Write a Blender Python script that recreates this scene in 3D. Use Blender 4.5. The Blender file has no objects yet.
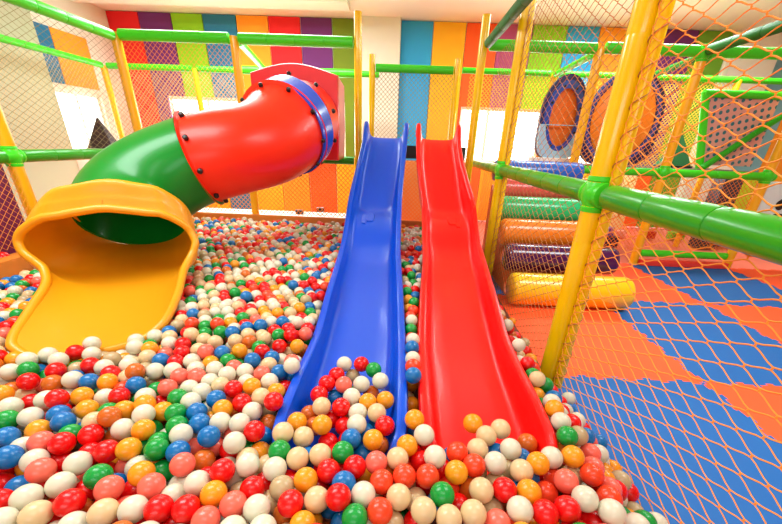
import bpy, bmesh, math, random
import numpy as np
from mathutils import Vector, Matrix, kdtree
from mathutils.bvhtree import BVHTree
random.seed(7); rng = np.random.RandomState(7)
sc = bpy.context.scene
COL = sc.collection
PI = math.pi

# ---------------------------------------------------------------- materials
def lin(c):
    return tuple(((v/255)/12.92 if v/255 <= .04045 else (((v/255)+.055)/1.055)**2.4) for v in c) + (1,)
MATS = {}
def mat(name, rgb, rough=.4, spec=.5, coat=0, bump=0, bscale=40, var=0, vscale=6, metal=0, sub=0):
    if name in MATS: return MATS[name]
    m = bpy.data.materials.new(name); m.use_nodes = True
    nt = m.node_tree; b = nt.nodes['Principled BSDF']
    b.inputs['Base Color'].default_value = lin(rgb)
    b.inputs['Roughness'].default_value = rough
    b.inputs['Specular IOR Level'].default_value = spec
    b.inputs['Metallic'].default_value = metal
    b.inputs['Coat Weight'].default_value = coat
    b.inputs['Coat Roughness'].default_value = .08
    if bump or var:
        tc = nt.nodes.new('ShaderNodeTexCoord')
    if bump:
        n = nt.nodes.new('ShaderNodeTexNoise'); n.inputs['Scale'].default_value = bscale; n.inputs['Detail'].default_value = 3
        bp = nt.nodes.new('ShaderNodeBump'); bp.inputs['Strength'].default_value = bump; bp.inputs['Distance'].default_value = .01
        nt.links.new(tc.outputs['Object'], n.inputs['Vector'])
        nt.links.new(n.outputs['Fac'], bp.inputs['Height']); nt.links.new(bp.outputs['Normal'], b.inputs['Normal'])
    if var:
        n2 = nt.nodes.new('ShaderNodeTexNoise'); n2.inputs['Scale'].default_value = vscale; n2.inputs['Detail'].default_value = 4
        r = nt.nodes.new('ShaderNodeMixRGB'); r.blend_type = 'MULTIPLY'; r.inputs['Fac'].default_value = var
        r.inputs['Color1'].default_value = lin(rgb)
        cr = nt.nodes.new('ShaderNodeValToRGB'); cr.color_ramp.elements[0].position = .35; cr.color_ramp.elements[1].position = .65
        cr.color_ramp.elements[0].color = (.45, .45, .45, 1)
        nt.links.new(tc.outputs['Object'], n2.inputs['Vector']); nt.links.new(n2.outputs['Fac'], cr.inputs['Fac'])
        nt.links.new(cr.outputs['Color'], r.inputs['Color2']); nt.links.new(r.outputs['Color'], b.inputs['Base Color'])
    MATS[name] = m
    return m
YEL = mat('yellow_vinyl', (255, 214, 4), .22, coat=.4, var=.12, vscale=4)
YEL2 = mat('amber_vinyl', (255, 188, 18), .3, coat=.2, var=.12)
GRN = mat('green_vinyl', (40, 168, 22), .28, spec=.4, coat=.12)
GRN2 = mat('lime_vinyl', (66, 224, 34), .35, spec=.4, coat=.05)
DGRN = mat('dark_green_vinyl', (22, 115, 22), .5, spec=.3)
ROPE = mat('orange_rope', (240, 130, 35), .7)
ROPE_S = mat('saffron_rope', (245, 150, 45), .7)
ROPE_B = mat('brown_rope', (190, 120, 60), .7)
ROPE_Y = mat('yellow_rope', (250, 205, 50), .7)
ROPE_G = mat('olive_rope', (140, 130, 85), .7)
ROPE_W = mat('cream_rope', (235, 205, 150), .7)
BLUE = mat('blue_slide_plastic', (0, 80, 214), .33, spec=.35, coat=.08)
RED = mat('red_slide_plastic', (252, 14, 10), .35, spec=.35, coat=.08)
TRED = mat('red_tube_plastic', (255, 44, 14), .34, spec=.35, coat=.05)
TGRN = mat('green_tube_plastic', (8, 132, 38), .28, spec=.35, coat=.1)
TBLU = mat('blue_ring_plastic', (10, 85, 215), .25, coat=.3)
PRED = mat('red_panel_plastic', (225, 18, 28), .35, coat=.1)
OCH = mat('ochre_chute_plastic', (240, 160, 10), .4, coat=.1, bump=.15, bscale=9)
BLK = mat('black_bolt', (12, 12, 14), .35)
PAD = mat('orange_padding', (225, 130, 40), .45, var=.25, vscale=3)
MBL = mat('blue_mat', (0, 96, 172), .7, bump=.1, bscale=200)
MOR = mat('orange_mat', (255, 88, 30), .7, bump=.1, bscale=200)
CEIL = mat('ceiling_paint', (242, 246, 230), .8)
WALLW = mat('white_wall_paint', (236, 232, 218), .8)
WALLG = mat('grey_wall_paint', (186, 192, 162), .8)
WFR = mat('window_frame', (245, 245, 240), .4)

# ---------------------------------------------------------------- helpers
def obj(name, bm, ms, parent=None, smooth=True, label=None):
    me = bpy.data.meshes.new(name); bm.normal_update(); bm.to_mesh(me); bm.free()
    for m in (ms if isinstance(ms, (list, tuple)) else [ms]): me.materials.append(m)
    if smooth:
        me.shade_smooth()
        try: me.set_sharp_from_angle(angle=math.radians(40))
        except Exception: pass
    o = bpy.data.objects.new(name, me); COL.objects.link(o)
    if parent:
        o.parent = parent; o.matrix_parent_inverse = Matrix.Identity(4)
        me.transform(Matrix.Translation(-Vector(parent.location)))
    if label: o['label'] = label
    return o
def tag(o, label, cat, group=None, kind=None):
    o['label'] = label; o['category'] = cat
    if group: o['group'] = group
    if kind: o['kind'] = kind
    return o
def struct(o): o['kind'] = 'structure'; return o
def empty(name, loc, label, cat, group=None):
    o = bpy.data.objects.new(name, None); COL.objects.link(o); o.location = loc; o.empty_display_size = .1
    return tag(o, label, cat, group)
def box(bm, a, b, mi=0, bev=0):
    x0, y0, z0 = a; x1, y1, z1 = b
    vs = [bm.verts.new(p) for p in ((x0,y0,z0),(x1,y0,z0),(x1,y1,z0),(x0,y1,z0),(x0,y0,z1),(x1,y0,z1),(x1,y1,z1),(x0,y1,z1))]
    fs = [bm.faces.new([vs[i] for i in q]) for q in ((0,3,2,1),(4,5,6,7),(0,1,5,4),(1,2,6,5),(2,3,7,6),(3,0,4,7))]
    for f in fs: f.material_index = mi
    if bev:
        es = set(e for f in fs for e in f.edges)
        r = bmesh.ops.bevel(bm, geom=list(es), offset=bev, segments=2, affect='EDGES', profile=.6)
        for f in r['faces']: f.material_index = mi
def basis(d):
    d = Vector(d).normalized()
    u = d.orthogonal() if abs(d.z) > .98 else d.cross(Vector((0,0,1)))
    u.normalize(); return u, d.cross(u).normalized(), d
def rings(bm, cs, closed=True, cap=True, mi=0, loop=False):
    """loft between lists of points"""
    R = [[bm.verts.new(p) for p in c] for c in cs]; n = len(R[0])
    m = len(R)
    for i in range(m if loop else m-1):
        A, B = R[i], R[(i+1) % m]
        for j in range(n if closed else n-1):
            f = bm.faces.new((A[j], A[(j+1) % n], B[(j+1) % n], B[j])); f.material_index = mi
    if cap and closed and not loop:
        f = bm.faces.new(list(reversed(R[0]))); f.material_index = mi
        f = bm.faces.new(R[-1]); f.material_index = mi
    return R
def sweep(bm, pts, rad, n=12, cap=True, mi=0, squash=1):
    pts = [Vector(p) for p in pts]; rr = rad if isinstance(rad, (list, tuple)) else [rad]*len(pts)
    d0 = (pts[1]-pts[0]); u, v, _ = basis(d0); cs = []
    for i, p in enumerate(pts):
        t = (pts[min(i+1, len(pts)-1)] - pts[max(i-1, 0)]).normalized()
        u = (u - t*u.dot(t)).normalized(); v = t.cross(u)
        cs.append([p + (u*math.cos(a) + v*math.sin(a)*squash)*rr[i] for a in (2*PI*k/n for k in range(n))])
    return rings(bm, cs, cap=cap, mi=mi)
def interp(tab, x):
    """monotone-ish smooth table interpolation (catmull-rom)"""
    xs = [t[0] for t in tab]; ys = [t[1] for t in tab]
    if x <= xs[0]: return ys[0]
    if x >= xs[-1]: return ys[-1]
    for i in range(len(xs)-1):
        if xs[i] <= x <= xs[i+1]: break
    h = xs[i+1]-xs[i]; t = (x-xs[i])/h
    def sl(k):
        if k == 0: return (ys[1]-ys[0])/(xs[1]-xs[0])
        if k == len(xs)-1: return (ys[-1]-ys[-2])/(xs[-1]-xs[-2])
        a = (ys[k]-ys[k-1])/(xs[k]-xs[k-1]); b = (ys[k+1]-ys[k])/(xs[k+1]-xs[k])
        return 0 if a*b <= 0 else 2*a*b/(a+b)
    m0, m1 = sl(i)*h, sl(i+1)*h
    return (2*t**3-3*t*t+1)*ys[i]+(t**3-2*t*t+t)*m0+(-2*t**3+3*t*t)*ys[i+1]+(t**3-t*t)*m1
def pad_tube(p0, p1, r, seg=.33, n=18, mi=0, groove=.11):
    """padded pipe cover: foam sleeves butted end to end, each butt joint a shallow groove"""
    bm = bmesh.new(); p0 = Vector(p0); p1 = Vector(p1); L = (p1-p0).length
    k = max(1, round(L/seg)); pts = []; rr = []
    for i in range(k):
        l = L/k
        for f, q in ((.0005, 1-groove), (.004, .985), (.012, 1), (l-.012, 1), (l-.004, .985), (l-.0005, 1-groove)):
            pts.append(p0.lerp(p1, (i*l+f)/L)); rr.append(r*q)
    sweep(bm, pts, rr, n, mi=mi); return bm
def joint(bm, p, r, dirs, mi=0):
    """moulded clamp: a stubby sleeve with collars along each given direction"""
    p = Vector(p)
    for d in dirs:
        d = Vector(d).normalized()
        q = [(-1.5, .80), (-1.45, 1.0), (-1.1, 1.06), (-1.0, .95), (-.6, 1.12), (0, 1.22), (.6, 1.12), (1.0, .95), (1.1, 1.06), (1.45, 1.0), (1.5, .80)]
        sweep(bm, [p + d*r*a for a, _ in q], [r*b for _, b in q], 16, mi=mi)

# ---------------------------------------------------------------- camera
F, CX, CY, PIT, ROL, YAW = 352.2, 391.0, 310.0, .43836, -.038046, -.0155964
CAM = Vector((0, 0, 1.46))
fw = Vector((math.sin(YAW)*math.cos(PIT), math.cos(YAW)*math.cos(PIT), -math.sin(PIT)))
r0 = Vector((math.cos(YAW), -math.sin(YAW), 0)); d0 = fw.cross(r0)
ri = math.cos(ROL)*r0 + math.sin(ROL)*d0; dn = -math.sin(ROL)*r0 + math.cos(ROL)*d0
cd = bpy.data.cameras.new('camera'); cam = bpy.data.objects.new('camera', cd); COL.objects.link(cam)
cam.matrix_world = Matrix(((ri.x, -dn.x, -fw.x, CAM.x), (ri.y, -dn.y, -fw.y, CAM.y), (ri.z, -dn.z, -fw.z, CAM.z), (0, 0, 0, 1)))
cd.sensor_fit = 'HORIZONTAL'; cd.sensor_width = 36; cd.lens = F*36/782
cd.shift_x = 0; cd.shift_y = (CY-262)/782      # principal point sits below the frame centre
cd.clip_start = .05; cd.clip_end = 60
sc.camera = cam
def pray(x, y): return (ri*((x-CX)/F) + dn*((y-CY)/F) + fw)
def onz(z, x, y):
    r = pray(x, y); return CAM + r*((z-CAM.z)/r.z)
def proj(p):
    c = Vector(p)-CAM; w = c.dot(fw); return CX+F*c.dot(ri)/w, CY+F*c.dot(dn)/w, w

# ---------------------------------------------------------------- room shell
WY = 8.0; LX = -5.56; CH = 3.51
PC = {'r': (232, 22, 34), 'p': (112, 38, 118), 'l': (140, 205, 20), 'b': (30, 120, 165), 'o': (255, 160, 30), 'v': (118, 140, 20),
      's': (45, 170, 235), 'y': (255, 190, 25), 'e': (255, 95, 25), 'm': (178, 75, 130), 'w': (240, 236, 222), 'g': (110, 165, 40), 'k': (120, 178, 190)}
PM = {k: mat('wall_panel_'+k, v, .75, bump=.15, bscale=60) for k, v in PC.items()}
pk = list(PC.keys())
seq = [(-5.56, -4.97, 'r'), (-4.97, -4.36, 'p'), (-4.36, -3.78, 'l'), (-3.78, -3.16, 'b'), (-3.16, -2.57, 'o'), (-2.57, -1.98, 'r'),
       (-1.98, -1.40, 'p'), (-1.40, -.97, 'v'), (-.97, -.14, 'w'), (-.14, .45, 's'), (.45, 1.05, 'y'), (1.05, 1.64, 'e'), (1.64, 2.25, 'm'),
       (2.25, 2.87, 'l'), (2.87, 3.45, 's'), (3.45, 4.05, 'o'), (4.05, 4.6, 'e'), (4.6, 5.2, 'p'), (5.2, 5.8, 'g'), (5.8, 6.7, 'w'), (6.7, 7.3, 'k'),
       (7.3, 7.9, 'o'), (7.9, 9.2, 'w')]
wins = [(-4.72, -3.2), (-3.1, -1.19), (1.1, 2.75), (3.1, 4.6)]
WZ0, WZ1 = 1.18, 2.18
bm = bmesh.new()
cuts = sorted(set([s[0] for s in seq] + [seq[-1][1]] + [v for w in wins for v in w]))
for a, b in zip(cuts[:-1], cuts[1:]):
    m = .5*(a+b); c = next(s[2] for s in seq if s[0] <= m <= s[1]); e = .012
    aa = a + (.008 if any(abs(s[0]-a) < 1e-6 for s in seq) else 0); bb = b-(.008 if any(abs(s[1]-b) < 1e-6 for s in seq) else 0)
    inw = any(w[0] < m < w[1] for w in wins)
    lowc = {'r': 'o', 'p': 'e', 'l': 'y', 'b': 'b', 'o': 'y', 'v': 'y', 's': 's', 'm': 'o'}
    for z0, z1 in ((0, WZ0), (WZ1 if inw else WZ0, CH)):
        box(bm, (a, WY+.02, z0), (b, WY+.2, z1), pk.index('w'))
        box(bm, (aa, WY-.02, z0+.01), (bb, WY+.02, z1-(.012 if z1 == CH else 0)), pk.index(lowc.get(c, c) if z0 == 0 else c))
struct(obj('wall_back', bm, [PM[k] for k in pk], smooth=False))
bm = bmesh.new(); box(bm, (-.97, WY-.16, 0), (-.14, WY-.02, CH)); box(bm, (5.85, WY-.14, 0), (6.65, WY-.02, CH))
struct(obj('trim_1', bm, [WALLW], smooth=False))
# glass pane: mostly clear with a slight reflection
gm = bpy.data.materials.new('window_glass'); gm.use_nodes = True; nt = gm.node_tree; nt.nodes.clear()
go = nt.nodes.new('ShaderNodeOutputMaterial'); gx = nt.nodes.new('ShaderNodeMixShader'); gx.inputs[0].default_value = .06
gt = nt.nodes.new('ShaderNodeBsdfTransparent'); gg = nt.nodes.new('ShaderNodeBsdfGlossy'); gg.inputs['Roughness'].default_value = .05
nt.links.new(gt.outputs[0], gx.inputs[1]); nt.links.new(gg.outputs[0], gx.inputs[2]); nt.links.new(gx.outputs[0], go.inputs[0])
def window(n, axis, a, b, z0, z1, at, k):
    w = bmesh.new()
    def bb(p, q, zz0, zz1, d0=-.0, d1=.08):
        if axis == 'x': box(w, (p, at+d0, zz0), (q, at+d1, zz1))
        else: box(w, (at-d1, p, zz0), (at-d0, q, zz1))
    t = .045
    bb(a, b, z0, z0+t); bb(a, b, z1-t, z1)
    for i in range(k+1):
        x = a + (b-a-t)*i/k; bb(x, x+t, z0+t, z1-t)
    f = struct(obj('window_%d' % n, w, WFR, smooth=False))
    g = bmesh.new()
    if axis == 'x': box(g, (a, at+.035, z0), (b, at+.041, z1))
    else: box(g, (at-.041, a, z0), (at-.035, b, z1))
    obj('pane', g, gm, f, smooth=False)
for i, (a, b) in enumerate(wins): window(i+1, 'x', a, b, WZ0, WZ1, WY+.06, 3 if i > 1 else 2)
# left wall
bm = bmesh.new()
LM = [WALLW, WALLG, PM['b'], PM['o'], PM['p']]
Y0, Y1 = 6.33, 7.32
box(bm, (LX-.2, -3, 0), (LX, Y0, CH), 0); box(bm, (LX-.2, Y1, 0), (LX, WY+.2, CH), 0)
box(bm, (LX-.2, Y0, 0), (LX, Y1, 1.15), 0); box(bm, (LX-.2, Y0, 2.09), (LX, Y1, CH), 0)
box(bm, (LX, 6.30, 2.17), (LX+.02, 6.585, 2.93), 2); box(bm, (LX, 6.60, 2.17), (LX+.02, 7.3, 2.93), 3)
struct(obj('wall_left', bm, LM, smooth=False))
window(5, 'y', Y0, Y1, 1.15, 2.09, LX-.06, 2)
bm = bmesh.new(); box(bm, (LX, 4.2, 0), (LX+.12, 6.22, CH)); struct(obj('trim_2', bm, WALLG, smooth=False))
bm = bmesh.new(); box(bm, (LX-.2, -3, CH), (9.2, WY+.2, CH+.12))
struct(obj('ceiling', bm, CEIL, smooth=False))
bm = bmesh.new(); box(bm, (LX-.2, -3.2, 0), (9.4, -3, CH)); struct(obj('wall_front', bm, WALLG, smooth=False))
bm = bmesh.new(); box(bm, (9.2, -3, 0), (9.4, WY+.2, CH)); struct(obj('wall_right', bm, WALLW, smooth=False))
bm = bmesh.new(); box(bm, (LX, 6.9, CH-.09), (-.97, 7.3, CH)); struct(obj('trim_3', bm, CEIL, smooth=False))
bm = bmesh.new(); box(bm, (LX-.2, -3, -.12), (9.2, WY+.2, -.03))
struct(obj('floor', bm, mat('pink_floor', (250, 125, 100), .6, var=.1), smooth=False))

# ---------------------------------------------------------------- puzzle floor mats (checkerboard)
xs = [1.07, 2.22, 3.38, 4.78, 6.1]; ys = [-.9, .62, 2.13, 3.63, 5.08]
def teeth(p, q, up, amp=.02, pitch=.11):
    """dovetail tooth line from p to q; 'up' is the side normal"""
    p = Vector(p); q = Vector(q)
    if (q-p).x + (q-p).y < 0: return [p] + list(reversed(teeth(q, p, up, amp, pitch)))[:-1]
    d = q-p; L = d.length; k = max(2, round(L/pitch)); d.normalize(); out = []
    for i in range(k):
        s = L*i/k; w = L/k
        sgn = 1 if i % 2 == 0 else -1
        for a, h in ((0, 0), (.32, 0), (.25, 1), (.42, 1.2), (.62, 1.2), (.79, 1), (.72, 0)):
            out.append(p + d*(s+w*a) + Vector(up)*amp*h*sgn)
    return out
cn = {0: 'blue', 1: 'orange'}
matdesc = {}
rowname = ['nearest the camera at lower right', 'beside the ball pit net', 'in front of the yellow foam roller', 'below the far green rail']
for j in range(4):
    for i in range(4):
        if i > 2 and j < 2: continue
        a, b, c, e = xs[i], xs[i+1], ys[j], ys[j+1]
        c_ = (i + j) % 2        # j=1 i=0 -> orange?
        colr = 1 if c_ == 0 else 0
        pts = teeth((a, c), (b, c), (0, 1)) + teeth((b, c), (b, e), (1, 0)) + teeth((b, e), (a, e), (0, 1)) + teeth((a, e), (a, c), (1, 0))
        pts = [p.to_3d() for p in pts]; pts = [p for q, p in enumerate(pts) if (p-pts[q-1]).length > .003]
        bm = bmesh.new(); lo = [bm.verts.new((p.x, p.y, -.03)) for p in pts]; hi = [bm.verts.new((p.x, p.y, 0.0)) for p in pts]
        try:
            bm.faces.new(hi); bm.faces.new(list(reversed(lo)))
            for k in range(len(pts)): bm.faces.new((lo[k], lo[(k+1) % len(pts)], hi[(k+1) % len(pts)], hi[k]))
        except Exception as ex: print('mat', ex)
        bm.normal_update(); bmesh.ops.triangulate(bm, faces=[f for f in bm.faces if len(f.verts) > 4])
        o = obj('floor_mat', bm, [MBL, MOR][colr], smooth=False)
        side = ['touching the pit net', 'second from the pit net', 'third from the pit net', 'fourth from the pit net'][i]
        row = ['in the nearest row', 'in the second row', 'in the yellow roller row', 'in the far row'][j]
        tag(o, '%s foam puzzle mat %s, %s' % (cn[colr], side, row), 'floor mat', 'foam puzzle mats')

# ---------------------------------------------------------------- pit surround
bm = bmesh.new(); box(bm, (-2.97, 4.985, -.03), (1.02, 5.045, .505), bev=.012)
tag(obj('pit_border', bm, PAD), 'orange padded board closing the ball pit at the back', 'padded board')
bm = bmesh.new(); box(bm, (-3.1, .25, -.03), (-2.98, 5.02, .56), bev=.015)
tag(obj('pit_border', bm, PAD), 'orange padded board along the left side of the ball pit', 'padded board')
bm = bmesh.new(); box(bm, (-2.98, .25, -.03), (1.06, 5.03, .05))
struct(obj('trim_4', bm, mat('pit_base', (120, 60, 30), .8), smooth=False))
bm = bmesh.new(); box(bm, (-3.44, 1.2, -.03), (-3.1, 5.02, .47), bev=.01)
tag(obj('padded_ledge', bm, PAD), 'orange padded ledge behind the left board, red balls lying on it', 'ledge')
bm = bmesh.new(); box(bm, (-3.56, 1.2, -.03), (-3.475, 3.2, 1.19), bev=.01)
tag(obj('side_panel', bm, mat('plum_panel', (120, 30, 85), .6, var=.3, vscale=3)), 'plum purple padded panel under the left green rail', 'padded panel')

# ---------------------------------------------------------------- frame posts and rails
def post(x, y, z0, z1, r, label, m=YEL, name='padded_post', sleeve=None, group='padded frame posts', clamps=(), rope=None):
    t = empty(name, (x, y, z0), label, 'post', group)
    obj('pole_pad', pad_tube((x, y, z0), (x, y, z1), r, seg=1.1, n=20, groove=.02), m, t)
    if sleeve:
        sx, sy, sr = sleeve; b = bmesh.new(); sweep(b, [(x+sx, y+sy, z0), (x+sx, y+sy, z1)], sr, 12); obj('net_sleeve', b, YEL, t)
        # lacing cord wound round post and sleeve
        b = bmesh.new(); pts = []; k = int((z1-z0)/.13)*10
        for i in range(k+1):
            a = 2*PI*i/10; pts.append((x+sx+math.cos(a)*(sr+.004), y+sy+math.sin(a)*(sr+.004), z0+(z1-z0)*i/k))
        sweep(b, pts, .0028, 4); obj('lacing_cord', b, rope or ROPE_B, t)
    for z, dirs in clamps:
        b = bmesh.new(); joint(b, (x, y, z), r*1.05, dirs); obj('rail_clamp', b, GRN2, t)
    return t
XA, XB = (1, 0, 0), (0, 1, 0); XC = (0, 0, 1)
SX = 1.093
post(SX, 2.09, 0, 2.95, .062, 'thick yellow padded post nearest the camera, holding the big green rail', sleeve=(.035, -.085, .03), clamps=((1.25, (XB, XC)), (2.6, (XB, XC))))
post(SX, 4.19, 0, 2.95, .06, 'yellow padded post behind the red slide, second along the net', sleeve=(.03, -.075, .025), clamps=((1.25, (XB, XC)),))
post(.885, 5.1, 0, 2.84, .05, 'yellow padded post just right of the red slide top', clamps=())
post(-.59, 5.1, 0, 2.83, .047, 'slim yellow padded post just left of the blue slide top', clamps=())
post(-2.07, 5.1, 0, 2.56, .05, 'yellow padded post behind the tube slide, left of its red hood', m=YEL2)
post(-3.5, 5.1, 0, 2.56, .055, 'yellow padded corner post at the back left of the pit', m=YEL2)
post(-3.5, 3.33, 0, 2.56, .055, 'yellow padded post at the left edge beside the purple panel', m=YEL2, clamps=((1.25, (XB, XC)),))
post(-5.1, 6.95, 0, 2.5, .05, 'yellow padded post by the left wall, behind the corner post', m=YEL2)
post(-3.55, 6.95, 0, 2.5, .045, 'amber post seen above the green tube of the tube slide', m=YEL2)
post(2.25, 5.1, 0, 2.56, .055, 'amber padded post left of the big orange disc panel', m=YEL2)
post(3.45, 5.1, 0, 2.56, .055, 'amber padded post between the disc panel and the perforated panel', m=YEL2, clamps=((1.25, (XA, XC)), (2.55, (XA, XC))))
post(4.8, 5.1, 0, 2.56, .055, 'amber padded post at the far right beside the spotted white panel', m=YEL2, clamps=((1.25, (XA, XC)),))
post(2.2, 6.3, 0, 2.5, .045, 'rear amber post left of the white oval window panel', m=YEL2)
post(3.55, 6.3, 0, 2.5, .045, 'rear amber post seen behind the post beside the disc panel', m=YEL2)
post(4.9, 6.3, 0, 2.5, .045, 'rear amber post behind the perforated panel', m=YEL2)
post(-.435, 5.3, 1.3, 2.47, .038, 'short yellow gate post above the blue slide', name='gate_post', group='short gate posts above the slides')
post(.63, 5.3, 1.3, 2.45, .038, 'short yellow gate post above the red slide', name='gate_post', group='short gate posts above the slides')

def rail(p0, p1, r, label, m=GRN, seg=.33, parts=()):
    b = pad_tube(p0, p1, r, seg)
    return tag(obj('padded_rail', b, m), label, 'rail', 'green padded frame rails')
rail((SX, .56, 1.25), (SX, 1.95, 1.25), .062, 'thick glossy green padded rail running to the right edge', GRN)
rail((SX, 2.18, 1.25), (SX, 4.1, 1.25), .06, 'dark green padded rail between the two yellow net posts', GRN)
rail((SX, 4.28, 1.25), (SX, 6.2, 1.25), .055, 'dark green padded rail end seen behind the red slide', GRN)
rail((.93, 1.6, 2.56), (.93, 5.02, 2.56), .05, 'dark green top rail slanting overhead from the post by the red slide', DGRN)
rail((-3.44, 5.1, 2.54), (-2.13, 5.1, 2.54), .058, 'green top rail from the left corner post to the middle post', GRN2)
rail((-2.01, 5.1, 2.54), (-.65, 5.1, 2.54), .058, 'green top rail passing above the red tube hood', GRN2)
rail((-3.5, .8, 2.52), (-3.5, 5.03, 2.52), .055, 'long green top rail running along the upper left', GRN2)
rail((-3.5, 1.0, 1.25), (-3.5, 3.25, 1.25), .06, 'green middle rail at the left edge above the purple panel', GRN)
rail((-3.5, 3.42, 1.25), (-3.5, 5.03, 1.25), .055, 'green middle rail between left post and green tube', GRN)
rail((-3.43, 5.1, 1.25), (-.65, 5.1, 1.25), .05, 'green platform edge rail under the red tube hood', GRN)
rail((-5.1, 3.2, 2.5), (-5.1, 6.9, 2.5), .045, 'thin lime rail of the rear frame along the left wall', GRN2)
rail((-5.03, 6.95, 2.5), (-3.6, 6.95, 2.5), .045, 'thin lime rear rail behind the left corner post', GRN2)
rail((-3.5, 6.95, 2.5), (-2.75, 6.95, 2.5), .045, 'thin lime rear rail ending left of the middle post', GRN2)
rail((-2.72, 6.9, 2.5), (-.8, 6.9, 2.5), .06, 'lime rear rail stub beside the red tube hood', GRN2)
rail((-2.05, 5.2, 2.53), (-2.35, 6.85, 2.52), .045, 'short lime rail slanting above the red tube hood', GRN2)
rail((-.39, 5.3, 2.33), (.585, 5.3, 2.33), .045, 'green gate rail above the two slides', GRN2)
rail((-.78, 6.9, 2.5), (-.45, 6.9, 2.5), .045, 'lime rear rail stub left of the gate', GRN2)
rail((.83, 6.3, 2.5), (2.14, 6.3, 2.5), .04, 'lime rear rail behind the second net post', GRN2)
rail((2.26, 6.3, 2.5), (3.49, 6.3, 2.5), .04, 'lime rear rail above the oval window panel', GRN2)
rail((3.61, 6.3, 2.5), (6.6, 6.3, 2.5), .04, 'lime rear rail above the perforated panel', GRN2)
rail((.96, 5.1, 2.56), (2.2, 5.1, 2.56), .058, 'bright green top rail from red slide post to the next post', GRN2)
rail((2.31, 5.1, 2.57), (3.37, 5.1, 2.57), .058, 'bright green top rail behind the thick yellow post', GRN2)
rail((3.53, 5.1, 2.57), (5.6, 5.1, 2.57), .058, 'bright green top rail at the upper right', GRN2)
rail((3.45, 5.18, 2.52), (3.53, 6.25, 2.48), .04, 'dark green rail slanting back from the disc panel post', DGRN)
rail((2.23, 5.18, 2.52), (2.2, 6.25, 2.48), .04, 'lime rail slanting back above the oval window panel', GRN2)
rail((3.45, 1.6, 2.62), (3.45, 5.02, 2.57), .055, 'dark green overhead rail slanting at the upper right corner', DGRN)
rail((2.31, 5.1, 1.25), (3.36, 5.1, 1.25), .05, 'green platform rail under the orange disc panel', GRN2)
rail((3.54, 5.1, 1.25), (4.72, 5.1, 1.25), .05, 'green platform rail under the perforated panel', GRN2)
rail((3.5, 5.1, .165), (4.73, 5.1, .165), .05, 'low green rail along the edge of the far floor mats', GRN2)

# platforms behind the slides and at the right
bm = bmesh.new(); box(bm, (-.54, 5.16, 1.3), (.83, 6.3, 1.4)); box(bm, (-.54, 5.16, 1.4), (.83, 6.3, 1.46))
tag(obj('platform', bm, mat('platform_dark', (45, 60, 55), .6), smooth=False), 'dark edged platform at the top of the two slides', 'platform')
bm = bmesh.new(); box(bm, (2.31, 5.16, 1.2), (4.74, 6.24, 1.30), bev=.01)
tag(obj('platform', bm, mat('platform_brown', (70, 40, 40), .6)), 'dark edged platform under the perforated panel', 'platform')

# ---------------------------------------------------------------- nets
def net(o, U, V, du, dv, cu, cv, rad, m, label, knots=False, group='rope safety nets', name='rope_net', phase=(0, 0), skip=None):
    """diamond netting: plane o + s*U + t*V, 0<s<du, 0<t<dv; diamond diagonals cu, cv"""
    o = Vector(o); U = Vector(U); V = Vector(V); N = U.cross(V); bm = bmesh.new()
    nu = int(du/cu*2)+1; nv = int(dv/cv*2)+1
    def P(i, j):
        s = min(max(i*cu/2+phase[0], 0), du); t = min(max(j*cv/2+phase[1], 0), dv); return o+U*s+V*t
    def seg(a, b, r):
        d = (b-a)
        if d.length < 1e-5: return
        d.normalize(); w = d.cross(N).normalized()
        q = []
        for c in (a, b): q.append([bm.verts.new(c+w*r), bm.verts.new(c+N*r), bm.verts.new(c-w*r), bm.verts.new(c-N*r)])
        for k in range(4): bm.faces.new((q[0][k], q[0][(k+1) % 4], q[1][(k+1) % 4], q[1][k]))
    if knots:
        # every knot is a short vertical twist where both cords run side by side
        h = cv*.07
        for i in range(nu+1):
            for j in range(nv+1):
                if (i+j) % 2: continue
                p = P(i, j)
                if skip and skip(p): continue
                a = p - V*h; b = p + V*h
                q = [bm.verts.new(a-V*rad), bm.verts.new(p+U*rad*1.7), bm.verts.new(p+N*rad*1.7), bm.verts.new(p-U*rad*1.7), bm.verts.new(p-N*rad*1.7), bm.verts.new(b+V*rad)]
                for k in range(4):
                    bm.faces.new((q[0], q[1+(k+1) % 4], q[1+k])); bm.faces.new((q[5], q[1+k], q[1+(k+1) % 4]))
                for di in (1, -1):
                    p2 = P(i+di, j+1)
                    if j < nv and 0 <= i+di <= nu:
                        c = p2 - V*h; m1 = b.lerp(c, .2) + U*di*cu*.035 ; m2 = b.lerp(c, .8) - U*di*cu*.035
                        seg(b, m1, rad); seg(m1, m2, rad); seg(m2, c, rad)
    else:
        L = du+dv*cu/cv; k = int(L/cu)+1
        for i in range(-k, 2*k):
            for sg in (1, -1):
                s0 = i*cu + phase[0]; # line s = s0 + sg*t*cu/cv
                lo, hi = 0.0, dv
                g = sg*cu/cv
                t1, t2 = sorted(((0-s0)/g, (du-s0)/g)); lo = max(lo, t1); hi = min(hi, t2)
                if hi-lo > 1e-3: seg(o+U*(s0+g*lo)+V*lo, o+U*(s0+g*hi)+V*hi, rad)
    return tag(obj(name, bm, m, smooth=False), label, 'net', group)
net((SX, .3, .0), (0, 1, 0), (0, 0, 1), 1.70, 2.58, .146, .076, .0027, ROPE_S, 'orange rope net in front of the thick yellow post, over the blue mats', True)
net((SX, 2.16, .0), (0, 1, 0), (0, 0, 1), 1.96, 2.58, .12, .066, .0021, ROPE_B, 'brownish rope net between the two yellow net posts, over the foam rollers', True)
net((SX, 4.26, .0), (0, 1, 0), (0, 0, 1), .84, 2.5, .12, .066, .0020, ROPE_B, 'pale rope net behind the second net post')
net((-3.5, 3.39, 1.31), (0, 1, 0), (0, 0, 1), 1.65, 1.18, .10, .06, .0018, ROPE_G, 'thin rope net at upper left between the corner post and left post')
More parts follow.
